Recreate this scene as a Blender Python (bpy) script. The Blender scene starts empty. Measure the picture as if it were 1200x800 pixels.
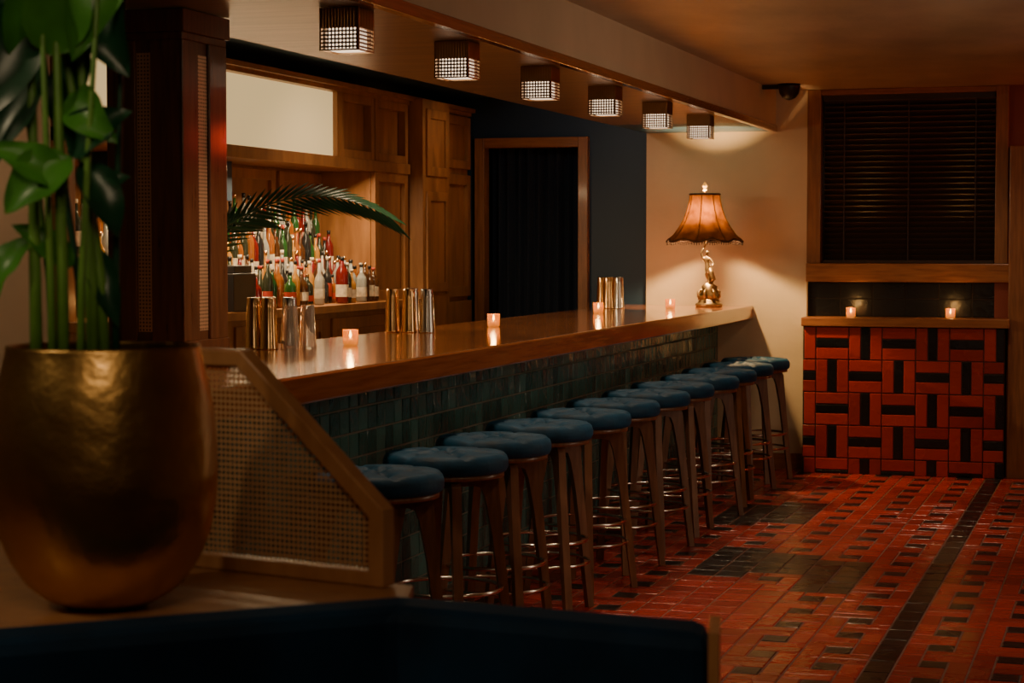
import bpy, math, random, bmesh
from mathutils import Vector, Matrix
random.seed(7)
D = bpy.data
C = bpy.context
COL = C.scene.collection

# ------------------------------------------------------------------ materials
def newmat(name):
    m = D.materials.new(name); m.use_nodes = True
    nt = m.node_tree
    return m, nt, nt.nodes['Principled BSDF']

def pm(name, col, rough=0.5, metal=0.0, var=0.0, vscale=8.0, bump=0.0, bscale=40.0, sheen=0.0, emit=None, estr=0.0,
       stretch=(1,1,1), trans=0.0, coat=0.0, col2=None, spec=None, roughvar=0.0, stint=None, alpha=1.0):
    m, nt, b = newmat(name)
    N, L = nt.nodes, nt.links
    b.inputs['Base Color'].default_value = (*col, 1)
    b.inputs['Roughness'].default_value = rough
    b.inputs['Metallic'].default_value = metal
    b.inputs['Sheen Weight'].default_value = sheen
    b.inputs['Alpha'].default_value = alpha
    if stint: b.inputs['Sheen Tint'].default_value = (*stint, 1)
    b.inputs['Transmission Weight'].default_value = trans
    b.inputs['Coat Weight'].default_value = coat
    b.inputs['Coat Roughness'].default_value = 0.10
    if spec is not None: b.inputs['Specular IOR Level'].default_value = spec
    if emit:
        b.inputs['Emission Color'].default_value = (*emit, 1)
        b.inputs['Emission Strength'].default_value = estr
    tc = N.new('ShaderNodeTexCoord'); mp = N.new('ShaderNodeMapping')
    mp.inputs['Scale'].default_value = stretch
    L.new(tc.outputs['Object'], mp.inputs['Vector'])
    if var > 0 or col2:
        n = N.new('ShaderNodeTexNoise'); n.inputs['Scale'].default_value = vscale
        n.inputs['Detail'].default_value = 6
        L.new(mp.outputs[0], n.inputs['Vector'])
        r = N.new('ShaderNodeValToRGB')
        r.color_ramp.elements[0].position = 0.3; r.color_ramp.elements[1].position = 0.7
        c2 = col2 if col2 else tuple(min(1, c*(1+var)) for c in col)
        c1 = col if col2 else tuple(c*(1-var) for c in col)
        r.color_ramp.elements[0].color = (*c1, 1); r.color_ramp.elements[1].color = (*c2, 1)
        L.new(n.outputs['Fac'], r.inputs['Fac']); L.new(r.outputs['Color'], b.inputs['Base Color'])
        if roughvar:
            mr = N.new('ShaderNodeMapRange')
            mr.inputs['To Min'].default_value = max(.05,rough-roughvar); mr.inputs['To Max'].default_value = rough+roughvar
            L.new(n.outputs['Fac'], mr.inputs['Value']); L.new(mr.outputs[0], b.inputs['Roughness'])
    if bump > 0:
        n2 = N.new('ShaderNodeTexNoise'); n2.inputs['Scale'].default_value = bscale; n2.inputs['Detail'].default_value = 5
        L.new(mp.outputs[0], n2.inputs['Vector'])
        bp = N.new('ShaderNodeBump'); bp.inputs['Strength'].default_value = bump; bp.inputs['Distance'].default_value = 0.02
        L.new(n2.outputs['Fac'], bp.inputs['Height']); L.new(bp.outputs[0], b.inputs['Normal'])
    return m

def tilemat(name, col, rough, bump=0.25, bscale=25, spec=0.5):
    m, nt, b = newmat(name)
    N, L = nt.nodes, nt.links
    a = N.new('ShaderNodeAttribute'); a.attribute_name = 'tint'
    mx = N.new('ShaderNodeMix'); mx.data_type = 'RGBA'; mx.blend_type = 'MULTIPLY'
    mx.inputs['Factor'].default_value = 1.0
    mx.inputs[6].default_value = (*col, 1)
    L.new(a.outputs['Color'], mx.inputs[7])
    L.new(mx.outputs[2], b.inputs['Base Color'])
    b.inputs['Roughness'].default_value = rough
    b.inputs['Specular IOR Level'].default_value = spec
    tc = N.new('ShaderNodeTexCoord')
    n = N.new('ShaderNodeTexNoise'); n.inputs['Scale'].default_value = bscale; n.inputs['Detail'].default_value = 4
    L.new(tc.outputs['Object'], n.inputs['Vector'])
    bp = N.new('ShaderNodeBump'); bp.inputs['Strength'].default_value = bump; bp.inputs['Distance'].default_value = 0.01
    L.new(n.outputs['Fac'], bp.inputs['Height']); L.new(bp.outputs[0], b.inputs['Normal'])
    mr = N.new('ShaderNodeMapRange'); mr.inputs['To Min'].default_value = rough-0.1; mr.inputs['To Max'].default_value = rough+0.15
    n3 = N.new('ShaderNodeTexNoise'); n3.inputs['Scale'].default_value = 3.0
    L.new(tc.outputs['Object'], n3.inputs['Vector'])
    L.new(n3.outputs['Fac'], mr.inputs['Value']); L.new(mr.outputs[0], b.inputs['Roughness'])
    return m

def holes(name, col, rough, metal, pitch, hole):
    """sheet with a regular grid of real see-through holes (alpha), uses UV in metres"""
    m, nt, b = newmat(name)
    N, L = nt.nodes, nt.links
    b.inputs['Base Color'].default_value = (*col, 1); b.inputs['Roughness'].default_value = rough
    b.inputs['Metallic'].default_value = metal
    uv = N.new('ShaderNodeUVMap'); uv.uv_map = 'UVMap'
    sc = N.new('ShaderNodeVectorMath'); sc.operation = 'SCALE'; sc.inputs['Scale'].default_value = 1/pitch
    L.new(uv.outputs[0], sc.inputs[0])
    fr = N.new('ShaderNodeVectorMath'); fr.operation = 'FRACTION'; L.new(sc.outputs[0], fr.inputs[0])
    sb = N.new('ShaderNodeVectorMath'); sb.operation = 'SUBTRACT'; sb.inputs[1].default_value = (.5, .5, 0)
    L.new(fr.outputs[0], sb.inputs[0])
    ln = N.new('ShaderNodeVectorMath'); ln.operation = 'LENGTH'; L.new(sb.outputs[0], ln.inputs[0])
    gt = N.new('ShaderNodeMath'); gt.operation = 'GREATER_THAN'; gt.inputs[1].default_value = hole
    L.new(ln.outputs['Value'], gt.inputs[0]); L.new(gt.outputs[0], b.inputs['Alpha'])
    return m

def wood(name, c1, c2, rough=0.35, scale=6, st=(1, 1, 1), coat=0.15):
    return pm(name, c1, rough, 0, vscale=scale, col2=c2, stretch=st, bump=0.06, bscale=30, coat=coat, roughvar=0.07)

M = {}
M['wood_v'] = wood('wood_vertical', (.18, .07, .028), (.32, .135, .055), .38, 9, (6, 6, .5))
M['wood_h'] = wood('wood_along', (.30, .10, .033), (.48, .185, .065), .12, 7, (8, .4, 8), .8)
M['wood_x'] = wood('wood_cross', (.22, .075, .028), (.36, .14, .05), .35, 9, (.6, 6, 6))
M['wood_back'] = wood('wood_backbar', (.24, .10, .033), (.40, .18, .062), .4, 5, (3, 3, .6))
M['wood_dark'] = wood('wood_column', (.10, .040, .019), (.19, .078, .037), .3, 9, (6, 6, .5), .4)
M['wood_leg'] = wood('wood_stool', (.13, .056, .028), (.22, .10, .05), .33, 9, (6, 6, .7))
M['cane_frame'] = wood('wood_cane_frame', (.38, .165, .065), (.52, .25, .105), .38, 9, (3, 3, 1))
M['plaster'] = pm('plaster_cream', (.66, .52, .345), .75, var=.06, vscale=3, bump=.18, bscale=9)
M['plaster_ceil'] = pm('plaster_ceiling', (.48, .37, .26), .34, var=.25, vscale=2.2, bump=.7, bscale=4, stretch=(1,.6,1))
M['plaster_left'] = pm('plaster_tan', (.52, .41, .28), .8, var=.06, vscale=3)
M['navy'] = pm('navy_paint', (.010, .036, .075), .5)
M['navy_ceiling'] = pm('navy_gloss', (.03, .08, .14), .3)
M['curtain'] = pm('curtain_velvet', (.003, .009, .022), .9, sheen=.06, stint=(.2,.4,.8))
M['soffit'] = pm('brushed_bronze', (.32, .21, .125), .33, .7, var=.25, vscale=5, stretch=(.5, 6, 1), bump=.05)
M['velvet'] = pm('teal_velvet', (.0010, .038, .088), .6, var=.4, vscale=14, sheen=.16, stint=(.03,.45,.9), bump=.1, bscale=60, spec=.3)
M['velvet_dark'] = pm('navy_velvet', (.0012, .018, .046), .75, var=.45, vscale=6, sheen=.08, stint=(.1,.4,.9), spec=.2)
M['brass'] = pm('brass_hammered', (.56, .335, .12), .33, 1, var=.25, vscale=6, bump=.45, bscale=8)
M['gold'] = pm('gold_metal', (.85, .53, .25), .2, 1)
M['steel'] = pm('steel', (.62, .60, .57), .22, 1)
M['lampbrass'] = pm('aged_brass', (.50, .34, .20), .28, 1, var=.2)
M['chrome'] = pm('chrome_ring', (.6, .56, .50), .2, 1)
M['black'] = pm('black_plastic', (.012, .012, .013), .4)
M['glass_d'] = pm('window_dark_glass', (.006, .005, .005), .12)
M['grout'] = pm('grout', (.15, .075, .055), .75, var=.2, vscale=20)
M['grout_d'] = pm('grout_dark', (.14, .15, .12), .85)
M['grout_blk'] = pm('grout_black', (.03, .02, .018), .85)
M['red_t'] = tilemat('red_tile', (.32, .030, .020), .24, .35)
M['blk_t'] = tilemat('black_tile', (.009, .009, .010), .26, .3)
M['green_t'] = tilemat('teal_zellige_tile', (.052, .145, .135), .16, .6)
M['leaf'] = pm('leaf_green', (.07, .27, .035), .35, var=.35, vscale=9)
M['leaf_d'] = pm('leaf_dark', (.012, .07, .03), .32, var=.3, vscale=9)
M['stem'] = pm('stem_green', (.15, .33, .06), .4, var=.2, vscale=12)
M['palm'] = pm('palm_green', (.022, .11, .04), .34, var=.3)
M['soil'] = pm('soil', (.02, .013, .01), .95, bump=.5)
M['label'] = pm('label_paper', (.66, .57, .42), .7, var=.3, vscale=30)
M['label_r'] = pm('label_red', (.45, .05, .03), .6)
M['candle_glass'] = pm('candle_amber', (.70, .24, .03), .15, emit=(1, .27, .01), estr=.35, alpha=.6)
M['wax'] = pm('candle_wax', (.8, .5, .2), .5, emit=(1, .38, .04), estr=.7)
M['flame'] = pm('candle_flame', (1, .7, .3), .5, emit=(1, .60, .18), estr=24)
M['lightbox'] = pm('lightbox_glass', (.6, .52, .34), .4, emit=(1, .71, .31), estr=.70)
M['bulb'] = pm('bulb_glow', (1, .8, .5), .5, emit=(1, .68, .36), estr=9)
M['diffuser'] = pm('diffuser_glow', (1, .9, .75), .5, emit=(1, .74, .50), estr=2.1)
M['clear'] = pm('clear_glass', (.85, .82, .76), .05, trans=.85)
M['bronze'] = pm('bronze_figure', (.26, .18, .095), .4, .8, var=.4, vscale=30)
M['slat'] = pm('blind_slat', (.04, .024, .019), .3)
M['perf'] = holes('perforated_metal', (.30, .22, .15), .35, .9, .0125, .30)
M['cane'] = holes('woven_cane', (.56, .31, .14), .6, 0, .0092, .34)
M['perf_col'] = holes('perforated_brass_strip', (.85, .58, .36), .45, .7, .012, .27)
M['wall_redlit'] = pm('red_lit_wall', (.18, .038, .025), .5)  # red light on the wall put into its base colour

m, nt, b = newmat('lampshade_fabric'); N, L = nt.nodes, nt.links
out = nt.nodes['Material Output']
tr = N.new('ShaderNodeBsdfTranslucent'); df = N.new('ShaderNodeBsdfDiffuse')
tc = N.new('ShaderNodeTexCoord'); ns = N.new('ShaderNodeTexNoise'); ns.inputs['Scale'].default_value = 13; ns.inputs['Detail'].default_value = 5
L.new(tc.outputs['Object'], ns.inputs['Vector'])
rp = N.new('ShaderNodeValToRGB'); rp.color_ramp.elements[0].color = (.0042, .0011, .0001, 1); rp.color_ramp.elements[1].color = (.020, .0062, .0006, 1)
rp.color_ramp.elements[0].position = .3; rp.color_ramp.elements[1].position = .75
L.new(ns.outputs['Fac'], rp.inputs[0]); L.new(rp.outputs[0], tr.inputs['Color']); L.new(rp.outputs[0], df.inputs['Color'])
ms = N.new('ShaderNodeMixShader'); ms.inputs[0].default_value = .6
L.new(df.outputs[0], ms.inputs[1]); L.new(tr.outputs[0], ms.inputs[2]); L.new(ms.outputs[0], out.inputs['Surface'])
M['shade'] = m
M['shade_trim'] = pm('shade_trim_cord', (.04, .014, .006), .7)

# ------------------------------------------------------------------ mesh builder
class MB:
    def __init__(s): s.v=[]; s.f=[]; s.m=[]; s.s=[]; s.mats=[]
    def mi(s, mat):
        mt = M[mat]
        if mt not in s.mats: s.mats.append(mt)
        return s.mats.index(mt)
    def add(s, vs, fs, mat, smooth=False):
        o = len(s.v); s.v += [tuple(p) for p in vs]; k = s.mi(mat)
        for f in fs: s.f.append([o+i for i in f]); s.m.append(k); s.s.append(smooth)
        return s
    def box(s, x0, x1, y0, y1, z0, z1, mat, T=None):
        x0,x1=sorted((x0,x1)); y0,y1=sorted((y0,y1)); z0,z1=sorted((z0,z1))
        vs = [Vector(p) for p in [(x0,y0,z0),(x1,y0,z0),(x1,y1,z0),(x0,y1,z0),(x0,y0,z1),(x1,y0,z1),(x1,y1,z1),(x0,y1,z1)]]
        if T: vs = [T @ p for p in vs]
        return s.add(vs, [(0,3,2,1),(4,5,6,7),(0,1,5,4),(1,2,6,5),(2,3,7,6),(3,0,4,7)], mat)
    def lathe(s, cx, cy, prof, seg, mat, cap=True, smooth=True, z0=0, T=None, rf=None, zf=None):
        vs=[]; n=len(prof)
        for r,z in prof:
            for i in range(seg):
                a=2*math.pi*i/seg; rr=r*(rf(a,z) if rf else 1)
                vs.append(Vector((cx+rr*math.cos(a), cy+rr*math.sin(a), z0+z+(zf(a,z) if zf else 0))))
        if T: vs=[T@p for p in vs]
        fs=[]
        for j in range(n-1):
            for i in range(seg):
                k=(i+1)%seg
                fs.append((j*seg+i, j*seg+k, (j+1)*seg+k, (j+1)*seg+i))
        s.add(vs, fs, mat, smooth)
        if cap:
            o=len(s.v)-len(vs); k=s.mi(mat)
            s.f.append([o+i for i in range(seg)][::-1]); s.m.append(k); s.s.append(False)
            s.f.append([o+(n-1)*seg+i for i in range(seg)]); s.m.append(k); s.s.append(False)
        return s
    def tube(s, pts, rad, seg, mat):
        pts=[Vector(p) for p in pts]; n=len(pts)
        if not isinstance(rad,(list,tuple)): rad=[rad]*n
        vs=[]; ref=Vector((0.31,0.2,1)).normalized()
        for i,p in enumerate(pts):
            t=(pts[min(i+1,n-1)]-pts[max(i-1,0)]).normalized()
            a=t.cross(ref)
            if a.length<.05: a=t.cross(Vector((1,0,0)))
            a.normalize(); bb=t.cross(a)
            for k in range(seg):
                an=2*math.pi*k/seg; vs.append(p+(a*math.cos(an)+bb*math.sin(an))*rad[i])
        fs=[(j*seg+i, j*seg+(i+1)%seg, (j+1)*seg+(i+1)%seg, (j+1)*seg+i) for j in range(n-1) for i in range(seg)]
        fs.append(tuple(range(seg))[::-1]); fs.append(tuple((n-1)*seg+i for i in range(seg)))
        return s.add(vs, fs, mat, True)
    def torus(s, c, R, r, mat, seg=40, seg2=8):
        vs=[];fs=[]
        for i in range(seg):
            a=2*math.pi*i/seg
            for j in range(seg2):
                b_=2*math.pi*j/seg2
                vs.append((c[0]+(R+r*math.cos(b_))*math.cos(a), c[1]+(R+r*math.cos(b_))*math.sin(a), c[2]+r*math.sin(b_)))
        for i in range(seg):
            for j in range(seg2):
                fs.append((i*seg2+j, ((i+1)%seg)*seg2+j, ((i+1)%seg)*seg2+(j+1)%seg2, i*seg2+(j+1)%seg2))
        return s.add(vs,fs,mat,True)
    def prism(s, poly, z0, z1, mat):
        n=len(poly)
        vs=[(x,y,z0) for x,y in poly]+[(x,y,z1) for x,y in poly]
        fs=[tuple(range(n))[::-1], tuple(range(n,2*n))]+[(i,(i+1)%n,n+(i+1)%n,n+i) for i in range(n)]
        return s.add(vs,fs,mat)
    def strip(s, outer, inner, half, T, mat):
        n=len(outer); vs=[]
        for h in (-half,half):
            for (r,z) in outer: vs.append(T@Vector((r,h,z)))
            for (r,z) in inner: vs.append(T@Vector((r,h,z)))
        fs=[]
        for i in range(n-1):
            fs.append((i,i+1,n+i+1,n+i)); fs.append((2*n+i,3*n+i,3*n+i+1,2*n+i+1))
            fs.append((i,2*n+i,2*n+i+1,i+1)); fs.append((n+i,n+i+1,3*n+i+1,3*n+i))
        fs.append((0,n,3*n,2*n)); fs.append((n-1,3*n-1,4*n-1,2*n-1))
        return s.add(vs,fs,mat)
    def mesh(s, name):
        me=D.meshes.new(name); me.from_pydata(s.v,[],s.f)
        for mt in s.mats: me.materials.append(mt)
        for i,p in enumerate(me.polygons): p.material_index=s.m[i]; p.use_smooth=s.s[i]
        me.update(); return me
    def obj(s, name, bevel=0, parent=None, recalc=True):
        me=s.mesh(name)
        if recalc:
            bm=bmesh.new(); bm.from_mesh(me); bmesh.ops.recalc_face_normals(bm, faces=bm.faces); bm.to_mesh(me); bm.free()
        o=D.objects.new(name, me); COL.objects.link(o)
        if bevel:
            md=o.modifiers.new('bevel','BEVEL'); md.width=bevel; md.segments=2; md.limit_method='ANGLE'; md.angle_limit=math.radians(50)
        if parent: o.parent=parent
        return o

def empty(name, loc=(0,0,0)):
    e=D.objects.new(name,None); e.location=loc; COL.objects.link(e); e.empty_display_size=.1; return e
def ch(o,p):
    o.parent=p; o.matrix_parent_inverse=Matrix.Translation(-p.location)
    return o

def tiles(name, rects, O, U, V, mats, gap=.004, h=.004, tilt=.0006, vary=.25, parent=None):
    O,U,V=Vector(O),Vector(U),Vector(V); Nn=U.cross(V).normalized()
    vs=[];fs=[];mi=[];tint=[]
    for (u0,v0,u1,v1,k) in rects:
        g=gap/2; e=.0035; o=len(vs)
        for (u,v) in ((u0+g,v0+g),(u1-g,v0+g),(u1-g,v1-g),(u0+g,v1-g)): vs.append(O+U*u+V*v)
        tu,tv=random.uniform(-tilt,tilt),random.uniform(-tilt,tilt)
        for (u,v,a,b_) in ((u0+g+e,v0+g+e,-1,-1),(u1-g-e,v0+g+e,1,-1),(u1-g-e,v1-g-e,1,1),(u0+g+e,v1-g-e,-1,1)):
            vs.append(O+U*u+V*v+Nn*(h+tu*a+tv*b_))
        fs += [(o+4,o+5,o+6,o+7),(o,o+1,o+5,o+4),(o+1,o+2,o+6,o+5),(o+2,o+3,o+7,o+6),(o+3,o,o+4,o+7)]
        mi += [k]*5
        t=1+random.uniform(-vary,vary); w=random.uniform(-.06,.06)
        tint += [(t,t*(1+w),t*(1+w),1)]*5
    me=D.meshes.new(name); me.from_pydata(vs,[],fs)
    for mt in mats: me.materials.append(M[mt])
    at=me.color_attributes.new('tint','FLOAT_COLOR','CORNER')
    for i,p in enumerate(me.polygons):
        p.material_index=mi[i]
        for li in p.loop_indices: at.data[li].color=tint[i]
    o=D.objects.new(name,me); COL.objects.link(o)
    if parent: o.parent=parent
    return o

def uvquad(name, pts, uvs, mat):
    me=D.meshes.new(name); me.from_pydata([tuple(p) for p in pts],[],[tuple(range(len(pts)))])
    l=me.uv_layers.new(name='UVMap')
    for i,u in enumerate(uvs): l.data[i].uv=u
    me.materials.append(M[mat]); o=D.objects.new(name,me); COL.objects.link(o)
    return o

# ------------------------------------------------------------------ room shell
YB=13.27; ZC=2.534; SX0=-3.19; SX1=-2.305; SZ=2.265; YF=-1.6; XR=2.6; XL=-4.85
floor=MB().box(XL-.1,XR+.1,YF-.1,14.2,-.1,0,'grout').obj('floor')
rects=[]; cxx=.26; cyy=.30
YEND=13.26
def addf(x0,y0,x1,y1,k):
    y1=min(y1,YEND)
    if y1-y0>.02: rects.append((x0,y0,x1,y1,k))
def cell(x,y,flip):
    a=.08; b_=.088
    if not flip:
        addf(x,y,x+a,y+cyy-b_,0); addf(x,y+cyy-b_,x+cxx-a,y+cyy,0); addf(x+cxx-a,y+b_,x+cxx,y+cyy,0); addf(x+a,y,x+cxx,y+b_,0)
    else:
        addf(x+cxx-a,y,x+cxx,y+cyy-b_,0); addf(x+a,y+cyy-b_,x+cxx,y+cyy,0); addf(x,y+b_,x+a,y+cyy,0); addf(x,y,x+cxx-a,y+b_,0)
    addf(x+a,y+b_,x+cxx-a,y+cyy-b_,1)
def plain(x,y,k):
    for i in (0,1):
        for j in (0,1): addf(x+i*cxx/2,y+j*cyy/2,x+(i+1)*cxx/2,y+(j+1)*cyy/2,k)
for i in range(-7,13):
    x=(-.90+i*cxx) if i<0 else (-.80+i*cxx)
    if x< -2.80 or x+cxx>XR: continue
    for j in range(39):
        y=1.95+j*cyy+(cyy/2 if i%2 else 0); ym=y+cyy/2
        if y>YEND: continue
        k=None
        if i in (-4,-3) and 8.85<ym<9.7: k=1
        if i==-2 and 8.5<ym<9.35: k=1
        if i in (-5,-4) and 10.5<ym<11.5: k=1
        if k is None and -4<=i<=-3 and ym<8.85: k=2
        if k==1: plain(x,y,1)
        elif k==2: plain(x,y,0)
        else: cell(x,y,(i+j)%2)
for j in range(56): addf(-.90,1.95+j*.202,-.80,1.95+(j+1)*.202,1)
tiles('floor_tiles',rects,(0,0,.0005),(1,0,0),(0,1,0),['red_t','blk_t'],gap=.007,h=.003,parent=floor,vary=.28,tilt=.0009)

MB().box(SX1,XR,YF,14.0,ZC,ZC+.1,'plaster_ceil').obj('ceiling')
MB().box(XL,SX0,YF,14.0,ZC,ZC+.1,'navy_ceiling').obj('ceiling_bar_recess')
MB().box(SX0,SX1,YF,YB,SZ+.012,ZC+.1,'plaster').obj('ceiling_soffit')
MB().box(SX0+.005,SX1-.03,YF,12.3,SZ,SZ+.012,'soffit').box(SX0+.005,SX1-.03,12.3,YB-.002,SZ,SZ+.012,'navy_ceiling').obj('trim_soffit_panel')
MB().box(SX1-.03,SX1+.012,YF,YB,SZ-.006,SZ+.036,'wood_h').obj('trim_1',bevel=.003)

MB().box(XL-.1,XL,YF,14.2,0,ZC+.1,'plaster_left').obj('wall_left')
MB().box(XL+.002,-4.5,YF,7.68,0,ZC,'plaster_left').obj('wall_left_return')
MB().box(XR,XR+.1,YF,14.2,0,ZC+.1,'plaster').obj('wall_right')
MB().box(XL-.1,XR+.1,YF-.1,YF,0,ZC+.1,'plaster').obj('wall_front')
wb=MB()
wb.box(SX0,-2.09,YB,YB+.3,0,ZC+.05,'plaster')
wb.box(-2.09,-.87,YB+.1,YB+.3,0,ZC+.05,'plaster')
wb.box(-.87,XR,YB,YB+.3,0,ZC+.05,'wall_redlit')
wb.box(XL,-4.42,YB+.03,YB+.3,0,ZC+.05,'navy'); wb.box(-3.60,SX0,YB+.03,YB+.3,0,ZC+.05,'navy'); wb.box(-4.42,-3.60,YB+.03,YB+.3,2.25,ZC+.05,'navy')
wb.box(XL,SX0,14.0,14.1,0,ZC+.05,'navy')
wb.obj('wall_back')
MB().box(SX0+.52,-2.095,YB-.015,YB,0,.11,'wood_x').obj('baseboard_back')
df=MB(); df.box(-4.42,-4.35,YB-.02,YB+.1,0,2.25,'wood_v').box(-3.67,-3.60,YB-.02,YB+.1,0,2.25,'wood_v').box(-4.35,-3.67,YB-.02,YB+.1,2.18,2.25,'wood_x')
df.obj('door_1_frame',bevel=.004)
vs=[];fs=[];n=140
for i in range(n+1):
    x=-4.35+.68*i/n; y=YB+.17+.025*math.sin(i*.42)+.012*math.sin(i*.17+1)
    vs+=[(x,y,.01),(x,y,2.2)]
for i in range(n): fs.append((2*i,2*i+2,2*i+3,2*i+1))
MB().add(vs,fs,'curtain',True).obj('doorway_curtain')

# ------------------------------------------------------------------ window, ledge, red tiled plinth
w=empty('window_1',(-1.43,YB,1.95))
f=MB()
f.box(-2.09,-2.0,YB-.02,YB+.1,1.385,ZC-.002,'wood_v').box(-.87,-.79,YB-.03,YB+.1,1.385,ZC-.002,'wood_v').box(-2.0,-.87,YB-.01,YB+.1,2.495,ZC-.002,'wood_x')
ch(f.obj('frame',bevel=.003),w)
ch(MB().box(-2.0,-.87,YB+.085,YB+.099,1.385,2.495,'glass_d').obj('glass'),w)
bl=empty('window_blind',(-1.43,YB+.03,2.4))
s=MB(); zz=1.42
while zz<2.46:
    T=Matrix.Translation((-1.43,YB+.045,zz))@Matrix.Rotation(math.radians(-50),4,'X')
    s.box(-.555,.555,-.024,.024,-.0014,.0014,'slat',T); zz+=.0365
for xx in (-1.85,-1.43,-1.0): s.box(xx-.004,xx+.004,YB+.018,YB+.021,1.4,2.47,'slat')
s.box(-1.99,-.88,YB+.015,YB+.07,2.46,2.494,'slat').box(-1.99,-.88,YB+.02,YB+.07,1.387,1.405,'slat')
ch(s.obj('slats'),bl)
MB().box(-2.09,-.72,YB-.05,YB+.1,1.262,1.384,'wood_x').obj('trim_window_apron',bevel=.006)
bs=MB().box(-2.09,-.80,YB+.05,YB+.1,1.03,1.26,'grout_blk').obj('wall_backsplash')
r=[]
for i in range(6):
    r.append((i*.215,0,i*.215+.215,.12,0)); r.append((i*.215,.12,i*.215+.215,.23,0))
tiles('backsplash_tiles',r,(-2.09,YB+.05,1.03),(1,0,0),(0,0,1),['blk_t'],parent=bs)
pl=MB().box(-2.085,-.79,13.1,YB+.1,0,.97,'grout_blk').obj('tiled_plinth_wall')
r=[]; pc=.2158; bk=.058; rd=(pc-bk)/2; offs=[0,rd,rd+bk,pc]; PW=1.295
def addr(u0,v0,u1,v1,k):
    u0=max(0,u0);u1=min(PW,u1);v0=max(0,v0)
    if u1-u0>.012 and v1-v0>.012: r.append((u0,v0,u1,v1,k))
for j in range(5):
    for i in range(7):
        x=i*pc-.13; y=.97-(j+1)*pc
        for q in range(3):
            if (i+j)%2==1: addr(x,y+offs[q],x+pc,y+offs[q+1],1 if q==1 else 0)
            else: addr(x+offs[q],y,x+offs[q+1],y+pc,1 if q==1 else 0)
tiles('plinth_tiles',r,(-2.085,13.1,0),(1,0,0),(0,0,1),['red_t','blk_t'],gap=.006,parent=pl)
MB().box(-2.095,-.76,13.07,YB+.05,.972,1.03,'wood_x').obj('window_ledge',bevel=.005)
MB().box(-.775,-.66,YB-.12,YB-.001,0,2.14,'wood_v').obj('trim_doorpost',bevel=.005)

# ------------------------------------------------------------------ bar
BZ=1.10
bar=empty('bar_counter',(-2.9,9,0))
b=MB(); b.box(-3.35,-2.45,4.9,YB-.001,BZ-.092,BZ,'wood_h'); ch(b.obj('wood_top',bevel=.008),bar)
b=MB(); b.box(-3.25,-2.69,5.0,YB-.001,.0,BZ-.093,'grout_d'); ch(b.obj('base'),bar)
b=MB(); b.box(-2.689,-2.66,5.0,YB-.001,.006,.10,'wood_dark'); ch(b.obj('kick_board'),bar)
r=[]; t=.0905
for i in range(int((YB-5.0)/t)):
    for j in range(10): r.append((i*t,.10+j*t,i*t+t,.10+j*t+t,0))
ch(tiles('zellige_tiles',r,(-2.69,5.0,0),(0,1,0),(0,0,1),['green_t'],gap=.006,h=.004,tilt=.002,vary=.4),bar)

# ------------------------------------------------------------------ column on the bar
col=empty('wood_column',(-3.07,5.99,BZ))
x0,x1,y0,y1=-3.2,-2.945,5.84,6.145
k=MB(); k.box(x0,x1,y0,y1,BZ,SZ-.002,'wood_dark')
k.box(x0-.02,x1+.02,y0-.02,y1+.02,SZ-.075,SZ-.003,'wood_dark').box(x0-.01,x1+.01,y0-.01,y1+.01,SZ-.10,SZ-.075,'wood_dark')
k.box(x0-.015,x1+.015,y0-.015,y1+.015,BZ,BZ+.09,'wood_dark')
for (a0,a1) in ((x0-.008,x0+.095),(x1-.105,x1+.008)): k.box(a0,a1,y0-.012,y0,BZ+.09,SZ-.10,'wood_dark')
for (a0,a1) in ((y0-.012,y0+.10),(y1-.12,y1+.008)): k.box(x1,x1+.012,a0,a1,BZ+.09,SZ-.10,'wood_dark')
ch(k.obj('post',bevel=.003),col)
h=SZ-.14-BZ-.12; z0=BZ+.12
ch(uvquad('perforated_strip_a',[(x0+.097,y0-.002,z0),(x1-.107,y0-.002,z0),(x1-.107,y0-.002,z0+h),(x0+.097,y0-.002,z0+h)],[(0,0),(.053,0),(.053,h),(0,h)],'perf_col'),col)
ch(uvquad('perforated_strip_b',[(x1+.002,y0+.102,z0),(x1+.002,y1-.122,z0),(x1+.002,y1-.122,z0+h),(x1+.002,y0+.102,z0+h)],[(0,0),(.08,0),(.08,h),(0,h)],'perf_col'),col)

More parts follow.
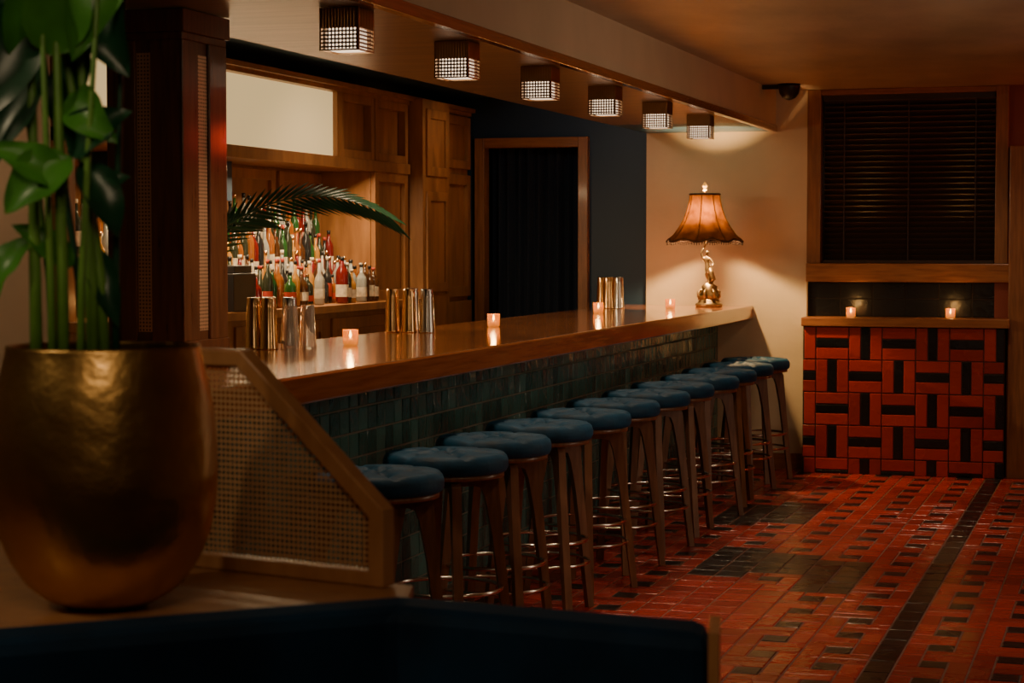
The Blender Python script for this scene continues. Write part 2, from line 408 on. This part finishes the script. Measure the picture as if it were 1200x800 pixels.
# ------------------------------------------------------------------ soffit lights
LY6=(6.04,7.14,8.24,9.34,10.44,11.54)
for i,yy in enumerate(LY6):
    e=empty('ceiling_light',(-2.45,yy,SZ-.07)); hw=.065; zt=SZ-.001; zb=SZ-.138
    fr=MB()
    for sx in (-1,1):
        for sy in (-1,1):
            fr.box(-2.45+sx*hw-.003,-2.45+sx*hw+.003,yy+sy*hw-.003,yy+sy*hw+.003,zb,zt,'lampbrass')
    fr.box(-2.45-hw,-2.45+hw,yy-hw,yy+hw,zt-.062,zt,'lampbrass')
    for q in range(12):
        u=-hw+.006+q*(2*hw-.012)/11
        for sg in (-1,1):
            fr.box(-2.45+u-.002,-2.45+u+.002,yy+sg*hw-.003,yy+sg*hw+.003,zt-.062,zt,'lampbrass')
            fr.box(-2.45+sg*hw-.003,-2.45+sg*hw+.003,yy+u-.002,yy+u+.002,zt-.062,zt,'lampbrass')
    for sx in (-1,1):
        fr.box(-2.45+sx*hw-.003,-2.45+sx*hw+.003,yy-hw,yy+hw,zb,zb+.005,'lampbrass').box(-2.45-hw,-2.45+hw,yy+sx*hw-.003,yy+sx*hw+.003,zb,zb+.005,'lampbrass')
    ch(fr.obj('housing'),e)
    zc=zt-.062; H=zc-zb; W=2*hw
    X0,X1,Y0,Y1=-2.45-hw,-2.45+hw,yy-hw,yy+hw
    for nm,pts in (('screen_a',[(X0,Y0,zb),(X1,Y0,zb),(X1,Y0,zc),(X0,Y0,zc)]),('screen_b',[(X1,Y0,zb),(X1,Y1,zb),(X1,Y1,zc),(X1,Y0,zc)]),
                   ('screen_c',[(X0,Y1,zb),(X1,Y1,zb),(X1,Y1,zc),(X0,Y1,zc)]),('screen_d',[(X0,Y0,zb),(X0,Y1,zb),(X0,Y1,zc),(X0,Y0,zc)])):
        ch(uvquad(nm,pts,[(0,0),(W,0),(W,H),(0,H)],'perf'),e)
    ch(MB().box(-2.45-.050,-2.45+.050,yy-.050,yy+.050,zb+.004,zc-.002,'diffuser').obj('diffuser'),e)

# ------------------------------------------------------------------ back bar cabinetry
bb=empty('back_bar_cabinet',(-4.6,10.5,0))
k=MB(); XF=-4.45; G='wood_back'; XA=XL+.003
k.box(XA,XF,7.7,13.28,0,1.12,G)
k.box(XA,XF+.13,7.7,12.0,1.12,1.165,G)
k.box(XA,XF,7.7,13.28,2.40,2.45,G)
k.box(XA,XF+.03,7.7,13.28,2.425,2.455,G)
k.box(XA,XF+.015,7.7,12.0,1.955,2.02,G)
k.box(XA,-4.82,7.7,11.5,1.165,1.955,G)
k.box(XA,XF-.05,10.87,12.0,2.02,2.40,G)
k.box(XA,XF-.03,11.41,12.0,1.165,1.955,G)
k.box(XA,XF-.03,12.6,13.28,1.12,2.40,G)
k.box(XA,XF+.09,12.03,12.55,0,2.44,G)
k.box(XA,XF+.01,7.7,7.78,1.165,2.40,G)
def panelframe(xf,y0,y1,z0,z1,wd=.05,th=.02):
    k.box(xf,xf+th,y0,y0+wd,z0,z1,G).box(xf,xf+th,y1-wd,y1,z0,z1,G)
    k.box(xf,xf+th,y0+wd,y1-wd,z0,z0+wd,G).box(xf,xf+th,y0+wd,y1-wd,z1-wd,z1,G)
panelframe(XF-.05,10.87,11.41,2.02,2.40,.05,.05); panelframe(XF-.05,11.43,12.0,2.02,2.40,.05,.05)
panelframe(XF-.03,11.42,12.0,1.165,1.955,.06,.03)
panelframe(XF-.03,12.62,13.26,2.03,2.39,.06,.03); panelframe(XF-.03,12.62,13.26,1.15,1.99,.07,.03)
panelframe(XF+.09,12.08,12.50,1.2,1.85,.06,.015); panelframe(XF+.09,12.08,12.50,1.95,2.38,.06,.015)
for i in range(5): panelframe(-4.82,7.9+i*.72,7.9+i*.72+.66,1.2,1.94,.06,.02)
panelframe(XF,8.3,9.3,.15,1.08,.07,.015); panelframe(XF,9.4,10.6,.15,1.08,.07,.015); panelframe(XF,10.7,11.9,.15,1.08,.07,.015)
k.box(XF-.03,XF,10.82,10.87,2.02,2.40,G)
ch(k.obj('cabinet',bevel=.003),bb)
ch(MB().box(XF-.06,XF-.03,7.79,10.82,2.025,2.395,'lightbox').obj('light_panel'),bb)
ch(MB().box(XL+.03,-4.62,8.6,9.75,1.74,1.95,'navy').obj('blue_box'),bb)
ch(MB().box(-4.80,-4.735,8.3,11.35,1.166,1.46,G).box(-4.735,-4.655,8.3,11.35,1.166,1.31,G).obj('bottle_steps'),bb)
bt=MB()
gl=[]
for nm,colr in (('amber',(.38,.12,.02)),('green',(.03,.12,.03)),('clear',(.50,.47,.40)),('clear2',(.40,.41,.38)),('brown',(.10,.04,.015)),('honey',(.58,.27,.05)),('ruby',(.20,.015,.015)),('dark',(.02,.02,.02)),('dark2',(.03,.035,.02))):
    M['gl_'+nm]=pm('bottle_glass_'+nm,colr,.08,0,trans=.3 if not nm.startswith('dark') else 0); gl.append('gl_'+nm)
def bottle(x,y,z,h,r,g,lab):
    sg=12; fl=random.uniform(.5,.66)
    bt.lathe(x,y,[(r*.9,0),(r,.01),(r,h*fl),(r*.85,h*(fl+.07)),(r*.36,h*(fl+.17)),(r*.3,h*.92)],sg,g,z0=z)
    bt.lathe(x,y,[(r*.34,h*.92),(r*.36,h)],sg,random.choice(['black','gold','black','label_r','label']),z0=z)
    if lab: bt.lathe(x,y,[(r*1.03,h*.14),(r*1.03,h*random.uniform(.32,.46))],sg,lab,z0=z,cap=False)
for row,(xx,zz_) in enumerate(((-4.768,1.461),(-4.695,1.311),(-4.60,1.167),(-4.50,1.167),(-4.40,1.167))):
    y=8.35+row*.03
    while y<11.3:
        h=random.uniform(.24,.34) if row<2 else (random.uniform(.22,.31) if row==2 else random.uniform(.15,.27)); r=random.uniform(.026,.031 if row<2 else .038)
        if row==0 and y<9.8: h=min(h,.26)
        if row==4 and (9.08<y<9.5 or random.random()<.4): y+=.09; continue
        bottle(xx+random.uniform(-.006,.006),y,zz_,h,r,random.choice(gl),random.choice(['label','label','label','label_r',None]))
        y+=r*2+random.uniform(.003,.016)
bt.obj('liquor_bottles')
MB().box(-4.43,-4.33,9.15,9.42,1.166,1.36,'black').box(-4.42,-4.34,9.18,9.39,1.36,1.40,'black').obj('card_terminal',bevel=.005)

# ------------------------------------------------------------------ stools
st=MB()
R=.22; seg=56; nr=18
btn=[(0,0)]+[(.105*math.cos(math.radians(60*q+15)),.105*math.sin(math.radians(60*q+15))) for q in range(6)]
def ztop(x,y):
    r=math.hypot(x,y)/R
    z=.788-.015*r*r
    for bx,by in btn:
        d=math.hypot(x-bx,y-by); z-=.020*math.exp(-(d/.026)**2)
    for q in range(6):
        a=math.radians(60*q+15); d=abs(-math.sin(a)*x+math.cos(a)*y)
        if x*math.cos(a)+y*math.sin(a)>0: z-=.011*math.exp(-(d/.014)**2)
    return z
vs=[];fs=[]
prof=[(R*.93*(i/nr),None) for i in range(1,nr+1)]+[(R*.975,.764),(R,.748),(R*1.0,.728),(R*.97,.714),(R*.90,.710)]
vs.append((0,0,ztop(0,0)))
for r,z in prof:
    for i in range(seg):
        a=2*math.pi*i/seg; x,y=r*math.cos(a),r*math.sin(a)
        vs.append((x,y,ztop(x,y) if z is None else z))
for i in range(seg): fs.append((0,1+i,1+(i+1)%seg))
for j in range(len(prof)-1):
    for i in range(seg): fs.append((1+j*seg+i,1+(j+1)*seg+i,1+(j+1)*seg+(i+1)%seg,1+j*seg+(i+1)%seg))
st.add(vs,fs,'velvet',True)
for bx,by in btn: st.lathe(bx,by,[(.008,0),(.006,.003),(.002,.004)],10,'velvet',z0=ztop(bx,by)-.001)
st.lathe(0,0,[(.19,.692),(.205,.694),(.205,.711),(.19,.712)],48,'wood_leg')
outer=[(0,.693),(.10,.693),(.172,.692),(.186,.67),(.198,.52),(.252,0)]
inner=[(0,.655),(.10,.655),(.126,.646),(.140,.61),(.165,.48),(.226,0)]
for q in range(4):
    T=Matrix.Rotation(math.radians(90*q+38),4,'Z'); st.strip(outer,inner,.016,T,'wood_leg')
st.torus((0,0,.30),.196,.008,'chrome'); st.torus((0,0,.21),.206,.007,'chrome')
me=st.mesh('bar_stool')
bm=bmesh.new(); bm.from_mesh(me); bmesh.ops.recalc_face_normals(bm,faces=bm.faces); bm.to_mesh(me); bm.free()
for i in range(12):
    o=D.objects.new('bar_stool',me); COL.objects.link(o)
    o.location=(-2.30+random.uniform(-.012,.012),5.93+.606*i+random.uniform(-.015,.015),.0045); o.rotation_euler[2]=random.uniform(-.25,.25)

# ------------------------------------------------------------------ items on bar
def tumbler(mb,x,y,z,h,r,mat):
    mb.lathe(x,y,[(r,0),(r*1.02,.004),(r*.98,.01),(r*.80,h*.8),(r*.76,h-.004),(r*.70,h)],24,mat,z0=z)
sets=[(-3.20,7.07,[(0,0,'gold'),(.075,-.02,'gold'),(.02,.10,'gold'),(.12,.08,'steel'),(.17,-.02,'clear'),(.19,.10,'clear')]),
      (-3.22,8.68,[(0,-.05,'gold'),(.05,.05,'gold'),(.09,-.06,'gold'),(.14,.05,'steel'),(.18,-.05,'steel'),(.02,.17,'steel')]),
      (-3.20,12.35,[(0,0,'gold'),(.06,-.06,'gold'),(.09,.05,'gold'),(.13,-.05,'steel'),(.03,.12,'steel')])]
for sx,sy,its in sets:
    mb=MB()
    for dx,dy,mt in its: tumbler(mb,sx-.06+dx*.95,sy+dy,BZ,.20 if mt!='clear' else .17,.036,mt)
    mb.obj('cocktail_shakers')
def votive(x,y,z,e=1.0):
    v=empty('votive_candle',(x,y,z))
    m_=MB(); m_.lathe(x,y,[(.026,0),(.031,.006),(.032,.064)],24,'candle_glass',z0=z,cap=False)
    m_.lathe(x,y,[(.024,.002),(.027,.008),(.027,.026),(.004,.028)],20,'wax',z0=z)
    m_.lathe(x,y,[(.001,.030),(.006,.038),(.0055,.046),(.0008,.062)],8,'flame',z0=z)
    ch(m_.obj('glass_and_flame'),v)
    l=D.lights.new('candle_light','POINT'); l.energy=.5*e; l.color=(1,.50,.14); l.shadow_soft_size=.012
    lo=D.objects.new('flame_light',l); COL.objects.link(lo); lo.location=(x,y,z+.085); ch(lo,v)
for p in ((-3.0,7.42),(-3.02,9.35),(-3.03,11.4),(-2.8,12.3)): votive(*p,BZ+.0005)
votive(-1.78,13.15,1.0305,1.5); votive(-1.138,13.15,1.0305,1.5)
votive(-4.36,8.0,1.1655)

# ------------------------------------------------------------------ table lamp with figure
LX,LY=-2.68,12.82
lamp=empty('table_lamp',(LX,LY,BZ))
m_=MB()
m_.lathe(LX+.02,LY,[(.085,0),(.09,.008),(.09,.022),(.07,.03),(.068,.045),(.05,.055)],28,'bronze',z0=BZ)
def rk(a,z): return 1+.18*math.sin(3*a+z*60)+.1*math.sin(5*a-z*90)
m_.lathe(LX+.02,LY,[(.062,.05),(.058,.08),(.045,.11),(.046,.135),(.028,.155),(.01,.165)],28,'bronze',z0=BZ,rf=rk)
for q in range(7):
    a=q*.9; p0=Vector((LX+.02,LY,BZ+.05))
    pts=[p0+Vector((math.cos(a)*r_,math.sin(a)*r_,z_)) for r_,z_ in ((.05,0),(.07,.02),(.072,.05),(.055,.065),(.05,.05))]
    m_.tube(pts,[.009,.011,.009,.007,.003],8,'bronze')
ch(m_.obj('pedestal'),lamp)
def skin(name,V_,E_,R_,mat,parent,root=0):
    me=D.meshes.new(name); me.from_pydata(V_,E_,[]); o=D.objects.new(name,me); COL.objects.link(o)
    me.materials.append(M[mat])
    md=o.modifiers.new('skin','SKIN'); md.use_smooth_shade=True
    for i,r_ in enumerate(R_): me.skin_vertices[0].data[i].radius=(r_,r_)
    me.skin_vertices[0].data[root].use_root=True
    sb=o.modifiers.new('sub','SUBSURF'); sb.levels=2; sb.render_levels=2
    ch(o,parent); return o
ox,oy,oz=LX+.015,LY,BZ+.15
P=[(0,0,.10),(-.006,0,.13),(-.012,0,.165),(-.01,0,.185),(-.008,0,.205),
   (.012,-.004,.06),(.004,-.01,.02),(.012,-.02,.004),
   (-.010,.006,.055),(.012,.012,.018),(.004,.014,0.0),
   (-.034,-.004,.166),(-.046,-.008,.20),(-.030,-.006,.235),
   (.016,-.004,.162),(.036,-.014,.135),(.028,-.03,.115),
   (-.008,-.002,.220)]
P=[(ox+a_,oy+b_,oz+c_) for a_,b_,c_ in P]
E=[(0,1),(1,2),(2,3),(3,4),(4,17),(0,5),(5,6),(6,7),(0,8),(8,9),(9,10),(2,11),(11,12),(12,13),(2,14),(14,15),(15,16)]
Rr=[.022,.015,.018,.007,.013,.015,.010,.007,.015,.011,.007,.009,.006,.005,.009,.006,.005,.010]
skin('figure',P,E,Rr,'bronze',lamp)
m_=MB()
drape=[(ox+.012,oy,oz+.105),(ox+.022,oy-.012,oz+.07),(ox+.030,oy-.006,oz+.03),(ox+.02,oy-.014,oz+.0)]
m_.tube(drape,[.014,.018,.021,.016],10,'bronze')
m_.tube([(ox-.03,oy,oz+.235),(ox-.018,oy,oz+.26),(LX-.01,oy,oz+.30)],[.006,.008,.010],10,'bronze')
m_.tube([(LX-.01,LY,BZ+.43),(LX-.01,LY,BZ+.50)],.012,12,'gold')
m_.tube([(LX-.01,LY,BZ+.50),(LX-.01,LY,BZ+.765)],.003,8,'gold')
m_.lathe(LX-.01,LY,[(.004,0),(.016,.008),(.008,.018),(.018,.032),(.012,.045),(.003,.06)],16,'wax',z0=BZ+.755)  # finial glows: lamplight on the brass put into the material
ch(m_.obj('stem_and_finial'),lamp)
m_=MB(); cx=LX-.01
prof=[(.245,.435),(.238,.447),(.205,.475),(.170,.52),(.140,.57),(.118,.63),(.104,.69),(.098,.735)]
def sc(a,z):
    k_=max(0,1-(z-.435)/.30); return 1+.035*k_*math.cos(8*a)-.012
def zsc(a,z):
    k_=max(0,1-(z-.435)/.10); return -.010*k_*math.cos(8*a)
m_.lathe(cx,LY,prof,96,'shade',z0=BZ,cap=False,rf=sc,zf=zsc)
ch(m_.obj('shade',recalc=False),lamp)
m_=MB()
for zr,rr in ((.435,.245),(.735,.098)):
    pts=[(cx+rr*sc(a,zr)*math.cos(a),LY+rr*sc(a,zr)*math.sin(a),BZ+zr+zsc(a,zr)) for a in [2*math.pi*i/96 for i in range(97)]]
    m_.tube(pts,.007,8,'shade_trim')
for i in range(96):
    a=2*math.pi*i/96; rr=.245*sc(a,.435); x_,y_=cx+rr*math.cos(a),LY+rr*math.sin(a); zq=BZ+.435+zsc(a,.435)
    m_.tube([(x_,y_,zq),(x_,y_,zq-.022)],.0028,5,'shade_trim')
for q in range(8):
    a=2*math.pi*q/8
    m_.tube([(cx+r_*sc(a,z_)*math.cos(a)*1.005,LY+r_*sc(a,z_)*math.sin(a)*1.005,BZ+z_+zsc(a,z_)) for r_,z_ in prof],.003,6,'shade_trim')
ch(m_.obj('shade_trim'),lamp)
m_=MB().lathe(cx,LY,[(.012,0),(.026,.03),(.028,.05),(.018,.075),(.004,.085)],16,'bulb',z0=BZ+.52); ch(m_.obj('bulb'),lamp)
l=D.lights.new('lamp_light','POINT'); l.energy=125; l.color=(1,.60,.24); l.shadow_soft_size=.03
lo=D.objects.new('bulb_light',l); COL.objects.link(lo); lo.location=(cx,LY-.045,BZ+.60); ch(lo,lamp)

# ------------------------------------------------------------------ security cameras
def dome(x,y,z,r):
    m_=MB(); m_.lathe(x,y,[(r*.15,-r*1.5),(r*.6,-r*1.3),(r*.9,-r*.9),(r,-r*.45),(r*1.05,-r*.3),(r*1.05,0)],24,'black',z0=z)
    m_.box(x-.17,x-r*.8,y-.015,y+.015,z-.03,z-.003,'black'); return m_.obj('security_camera')
dome(-2.13,12.75,ZC-.001,.068)
MB().lathe(-3.9,12.6,[(.02,-.075),(.05,-.055),(.062,-.02),(.065,0)],20,'black',z0=ZC-.001).obj('security_camera')

# ------------------------------------------------------------------ booth, ledge, cane partition
booth=empty('banquette_booth',(-1,2.5,0))
def off(path,th):
    P_=[Vector((x,y)) for x,y in path]; o_=[]
    for i,p in enumerate(P_):
        ds=[]
        if i>0: ds.append((P_[i]-P_[i-1]).normalized())
        if i<len(P_)-1: ds.append((P_[i+1]-P_[i]).normalized())
        n_=Vector((0,0))
        for d_ in ds: n_+=Vector((-d_.y,d_.x))
        n_.normalize(); o_.append(tuple(p+n_*th))
    return o_
path=[(-.539,2.612),(-1.0,2.665),(-1.42,2.29),(-2.1,1.69)]
in_=off(path,.11); in_[0]=(-.517,2.492)
ch(MB().prism(path+in_[::-1],.0,1.0,'velvet_dark').obj('backrest',bevel=.02),booth)
sp=[(-.545,2.49),(-.95,2.54),(-1.36,2.17),(-2.0,1.6)]
ch(MB().prism(sp+off(sp,.5)[::-1],.0,.46,'velvet_dark').obj('seat',bevel=.03),booth)
ch(MB().prism([(-.538,2.612),(-.524,2.612),(-.502,2.492),(-.516,2.492)][::-1],0,1.004,'cane_frame').obj('end_cap'),booth)
div=empty('banquette_divider',(-1.5,2.9,0))
poly=[(-1.0,2.68),(-1.05,2.85),(-2.7,3.30),(-2.7,2.3),(-2.12,1.70),(-1.425,2.305)]
m_=MB(); m_.prism(poly,.945,.98,'cane_frame'); m_.prism([(x*.995,y) for x,y in poly],0,.945,'wood_dark'); ch(m_.obj('ledge',bevel=.002),div)
Pp=Vector((-1.079,2.82,0)); e_=Vector((-.9657,.26,0)); nn=Vector((.26,.9657,0))
def pt(s_,z_,o_=0): return Pp+e_*s_+nn*o_+Vector((0,0,z_))
part=empty('cane_partition',tuple(pt(.2,1.0)))
outl=[(0,.981),(0,1.10),(.278,1.335),(.50,1.335),(.50,.981)]
inl=[(.028,1.004),(.028,1.087),(.288,1.309),(.472,1.309),(.472,1.004)]
m_=MB(); n=5; vs=[]
for o_ in (-.016,.016):
    vs+=[pt(a_,b_,o_) for a_,b_ in outl]+[pt(a_,b_,o_) for a_,b_ in inl]
fs=[]
for i in range(n):
    j=(i+1)%n
    fs+=[(i,j,n+j,n+i),(2*n+i,3*n+i,3*n+j,2*n+j),(i,2*n+i,2*n+j,j),(n+i,n+j,3*n+j,3*n+i)]
m_.add(vs,fs,'cane_frame'); ch(m_.obj('frame',bevel=.003),part)
ch(uvquad('cane_webbing',[pt(a_,b_,0) for a_,b_ in inl],inl,'cane'),part)

# ------------------------------------------------------------------ brass pot + plant
PX,PY,PZ=-1.415,2.556,.981
plant=empty('potted_plant',(PX,PY,PZ))
m_=MB()
pr=[(.02,0),(.058,.001),(.088,.014),(.113,.036),(.135,.068),(.150,.105),(.159,.15),(.162,.195),(.161,.23),(.157,.28),(.150,.32),(.142,.352),(.138,.372),(.1375,.376),(.133,.376),(.133,.371),(.138,.34),(.14,.33)]
m_.lathe(PX,PY,pr,80,'brass',z0=PZ); ch(m_.obj('brass_pot'),plant)
m_=MB().lathe(PX,PY,[(.137,.335),(.137,.343),(.05,.35)],40,'soil',z0=PZ); ch(m_.obj('soil'),plant)
rt=Vector((.9544,.2986,0)); fw=Vector((-.2986,.9544,0))
def L3(px,py,dd=0): return Vector((PX,PY,0))+rt*px+fw*dd+Vector((0,0,py))
def leaf(mb,base,tip,nrm,W,mat,droop=.03,fold=.25,n=14,m=8,ripple=.0):
    base,tip=Vector(base),Vector(tip); ax=tip-base; Ln=ax.length; ax.normalize()
    nrm=(Vector(nrm)-ax*Vector(nrm).dot(ax)).normalized(); side=ax.cross(nrm).normalized()
    vs=[];fs=[]
    for i in range(n+1):
        t=i/n; w_=W*(math.sin(math.pi*min(1,t**.75))**.8)*(1-.15*t) if 0<t<1 else .0005
        ce=base+ax*(Ln*t)+nrm*(droop*4*t*(1-t))
        for j in range(m+1):
            v=-1+2*j/m
            vs.append(ce+side*(v*w_)+nrm*(fold*w_*(v*v))+nrm*ripple*math.sin(t*14+v*2)*abs(v))
    for i in range(n):
        for j in range(m): fs.append((i*(m+1)+j,i*(m+1)+j+1,(i+1)*(m+1)+j+1,(i+1)*(m+1)+j))
    mb.add(vs,fs,mat,True)
m_=MB()
stems=[(-.108,-.10,.0),(-.088,-.13,.03),(-.060,-.058,-.02),(-.022,-.035,.02),(-.045,-.10,.05),(-.005,-.062,.03),(-.03,.0,-.03),(.01,.02,.04),(-.075,-.075,-.03)]
for i,(b0,t0,dd) in enumerate(stems):
    bx=b0*.9
    pts=[L3(bx,1.325,dd),L3(bx*.9+t0*.1,1.45,dd),L3(bx*.5+t0*.5,1.62,dd*1.1),L3(t0,1.80,dd*1.2),L3(t0*1.1+.01,2.0,dd)]
    r0=.0095 if i in (2,3,0,5) else .006
    m_.tube(pts,[r0,r0*.95,r0*.8,r0*.6,r0*.4],10,'stem' if i not in(4,7) else 'leaf_d')
ch(m_.obj('stems'),plant)
m_=MB()
up_n=-fw*.9+Vector((0,0,.4))
LV=[
 ((-.07,1.77,-.02),(-.03,1.93,-.05),.050,'leaf'),
 ((-.115,1.76,.0),(-.09,1.93,-.03),.045,'leaf'),
 ((-.03,1.90,.03),(.04,1.74,.0),.050,'leaf_d'),
 ((.02,1.95,.0),(-.035,1.76,-.03),.045,'leaf'),
 ((-.05,1.635,.0),(.050,1.69,-.03),.036,'leaf_d'),
 ((-.04,1.72,.0),(.03,1.645,-.04),.034,'leaf'),
 ((-.03,1.62,.0),(.022,1.51,.0),.032,'leaf_d'),
 ((-.03,1.57,.04),(.035,1.60,.03),.028,'leaf_d'),
 ((-.11,1.86,.0),(-.19,1.66,-.03),.060,'leaf_d'),
 ((-.09,1.76,.03),(-.165,1.60,.0),.050,'leaf_d'),
 ((-.035,1.625,-.04),(-.125,1.545,-.06),.040,'leaf'),
 ((-.04,1.585,-.04),(-.150,1.64,-.06),.030,'leaf'),
 ((-.10,1.51,.02),(-.155,1.42,.0),.030,'leaf'),
 ((-.05,1.47,.03),(-.13,1.53,.0),.024,'leaf'),
 ((-.17,1.97,.0),(-.10,1.83,-.02),.055,'leaf_d'),
 ((-.01,2.0,.03),(.045,1.86,.0),.045,'leaf_d'),
 ((-.03,1.50,.05),(.015,1.38,.03),.024,'leaf_d'),
 ((-.06,1.66,.05),(-.02,1.81,.05),.040,'leaf_d'),
]
for b0,t0,W,mt in LV:
    leaf(m_,L3(*b0),L3(*t0),up_n+rt*random.uniform(-.6,.6),W,mt,droop=.014,fold=.45,ripple=.003)
ch(m_.obj('leaves',recalc=False),plant)

# palm in a vase behind the column
VX,VY=-3.14,6.36
palm=empty('palm_fronds_vase',(VX,VY,BZ))
m_=MB().lathe(VX,VY,[(.045,0),(.06,.02),(.07,.09),(.05,.17),(.032,.21),(.036,.24)],28,'navy',z0=BZ+.0005); ch(m_.obj('vase'),palm)
m_=MB()
def frond(dirxy,L_,z0,zp,z1,nl=24,ll=.22,start=.12,W=.0065):
    dx,dy=dirxy; q=math.hypot(dx,dy); dx/=q; dy/=q
    def pos(t):
        z_=(1-t)**2*z0+2*t*(1-t)*(2*zp-.5*z0-.5*z1)+t*t*z1
        return Vector((VX+dx*L_*t,VY+dy*L_*t,z_))
    m_.tube([pos(i/14) for i in range(15)],[.0045*(1-.75*i/14) for i in range(15)],6,'palm')
    for i in range(nl):
        t=start+(1-start)*i/(nl-1); p=pos(t); tg=(pos(min(1,t+.02))-pos(t-.02)).normalized()
        sd=Vector((-tg.y,tg.x,0)).normalized(); upv=sd.cross(tg)
        if upv.z<0: upv=-upv
        l_=ll*(math.sin(math.pi*(.25+.55*t))**.7)*random.uniform(.9,1.08)
        for sgn in (-1,1):
            d_=(tg*1.0+sd*sgn*.35+upv*(-.62 if sgn<0 else .42)*(1-.45*t)).normalized()
            tip=p+d_*l_+Vector((0,0,-.02*l_/.2))
            leaf(m_,p,tip,upv*.35+sd*(-.9*sgn),W,'palm',droop=.006,fold=.3,n=8,m=2)
frond((.6,.8),.78,1.50,1.675,1.61,nl=24,ll=.17)
frond((.35,.9),.30,1.42,1.56,1.60,nl=12,ll=.15)
frond((-.2,1),.40,1.36,1.58,1.60,nl=12,ll=.15)
ch(m_.obj('fronds',recalc=False),palm)

# ------------------------------------------------------------------ lights
def spot(loc,tgt,e,size,blend,colr,soft=.05,name='spot_lamp'):
    l=D.lights.new(name,'SPOT'); l.energy=e; l.spot_size=math.radians(size); l.spot_blend=blend; l.color=colr; l.shadow_soft_size=soft
    o=D.objects.new(name,l); COL.objects.link(o); o.location=loc
    o.rotation_euler=(Vector(tgt)-Vector(loc)).to_track_quat('-Z','Y').to_euler(); return o
def area(loc,tgt,e,sx,sy,colr,name='area_lamp'):
    l=D.lights.new(name,'AREA'); l.energy=e; l.shape='RECTANGLE'; l.size=sx; l.size_y=sy; l.color=colr
    o=D.objects.new(name,l); COL.objects.link(o); o.location=loc
    o.rotation_euler=(Vector(tgt)-Vector(loc)).to_track_quat('-Z','Y').to_euler(); return o
WARM=(1,.70,.42)
for yy in LY6:
    spot((-2.45,yy,SZ-.15),(-2.55,yy,0),29,115,.8,WARM,.05,'bar_downlight')
a_=D.lights.new('niche_strip','AREA'); a_.shape='RECTANGLE'; a_.size=.03; a_.size_y=2.8; a_.energy=55; a_.color=(1,.70,.38)
o=D.objects.new('niche_strip',a_); COL.objects.link(o); o.location=(-4.42,9.8,1.945); o.rotation_euler=(0,math.radians(-22),0)
spot((-3.7,12.2,2.5),(-4.45,12.4,1.6),12,110,.9,WARM,.08,'cabinet_spot')
spot((-3.7,10.3,2.5),(-4.45,10.5,1.4),28,110,.9,WARM,.08,'cabinet_spot')
spot((-3.5,12.0,2.5),(-3.6,13.3,1.8),8,100,.9,(1,.85,.7),.08,'cabinet_spot')
spot((-3.7,6.6,2.4),(-4.5,6.9,1.6),14,110,.9,WARM,.08,'left_wall_fill')  # added fill that lifts the dark left wall, no sconce here
spot((-1.2,10.9,2.5),(-1.15,10.7,0),85,58,.85,WARM,.05,'ceiling_downlight')
spot((-1.4,7.6,2.5),(-1.5,7.8,0),34,68,.9,WARM,.05,'ceiling_downlight')
spot((-.8,12.0,2.5),(-1.3,13.1,.4),20,80,.8,WARM,.05,'ceiling_downlight')
spot((-.3,5.0,2.5),(-1.2,6.5,0),15,90,.8,WARM,.05,'ceiling_downlight')
area((-.2,8.3,2.45),(-2.6,8.6,.6),29,.4,6,(1,.76,.54),'bar_front_fill')  # added fill from the right for the bar front, no fixture
area((-.7,1.1,2.45),(-1.3,2.7,1.1),9,.7,.7,(1,.74,.46),'booth_fill')  # added fill giving the brass pot a broad highlight, no real lamp
spot((-2.3,1.5,2.4),(-1.5,2.6,1.6),32,70,.8,(1,.78,.48),.06,'plant_fill')  # added fill to brighten the leaves, no fixture
l=D.lights.new('red_neon','POINT'); l.energy=7; l.color=(1,.06,.03); l.shadow_soft_size=.1; l.specular_factor=.15
o=D.objects.new('red_neon',l); COL.objects.link(o); o.location=(.25,12.9,2.25)
spot((.8,9.5,1.9),(-.6,10.2,2.53),15,140,.9,WARM,.1,'ceiling_fill')  # added fills aimed up to brighten the ceiling, no fixtures
spot((.8,4.5,1.9),(-1.2,6.0,2.53),9,140,.9,WARM,.1,'ceiling_fill')  # second added ceiling fill, nearer the camera
wd=D.worlds.new('world'); C.scene.world=wd; wd.use_nodes=True
wd.node_tree.nodes['Background'].inputs[0].default_value=(.3,.2,.14,1); wd.node_tree.nodes['Background'].inputs[1].default_value=.05

# ------------------------------------------------------------------ camera
cam=D.cameras.new('camera'); co=D.objects.new('camera',cam); COL.objects.link(co)
cam.lens=70; cam.sensor_width=36; co.location=(0,0,1.5)
co.rotation_euler=(math.radians(90-2.75),0,math.radians(17.37))
cam.clip_start=.05; cam.dof.use_dof=True; cam.dof.focus_distance=9.0; cam.dof.aperture_fstop=8
C.scene.camera=co
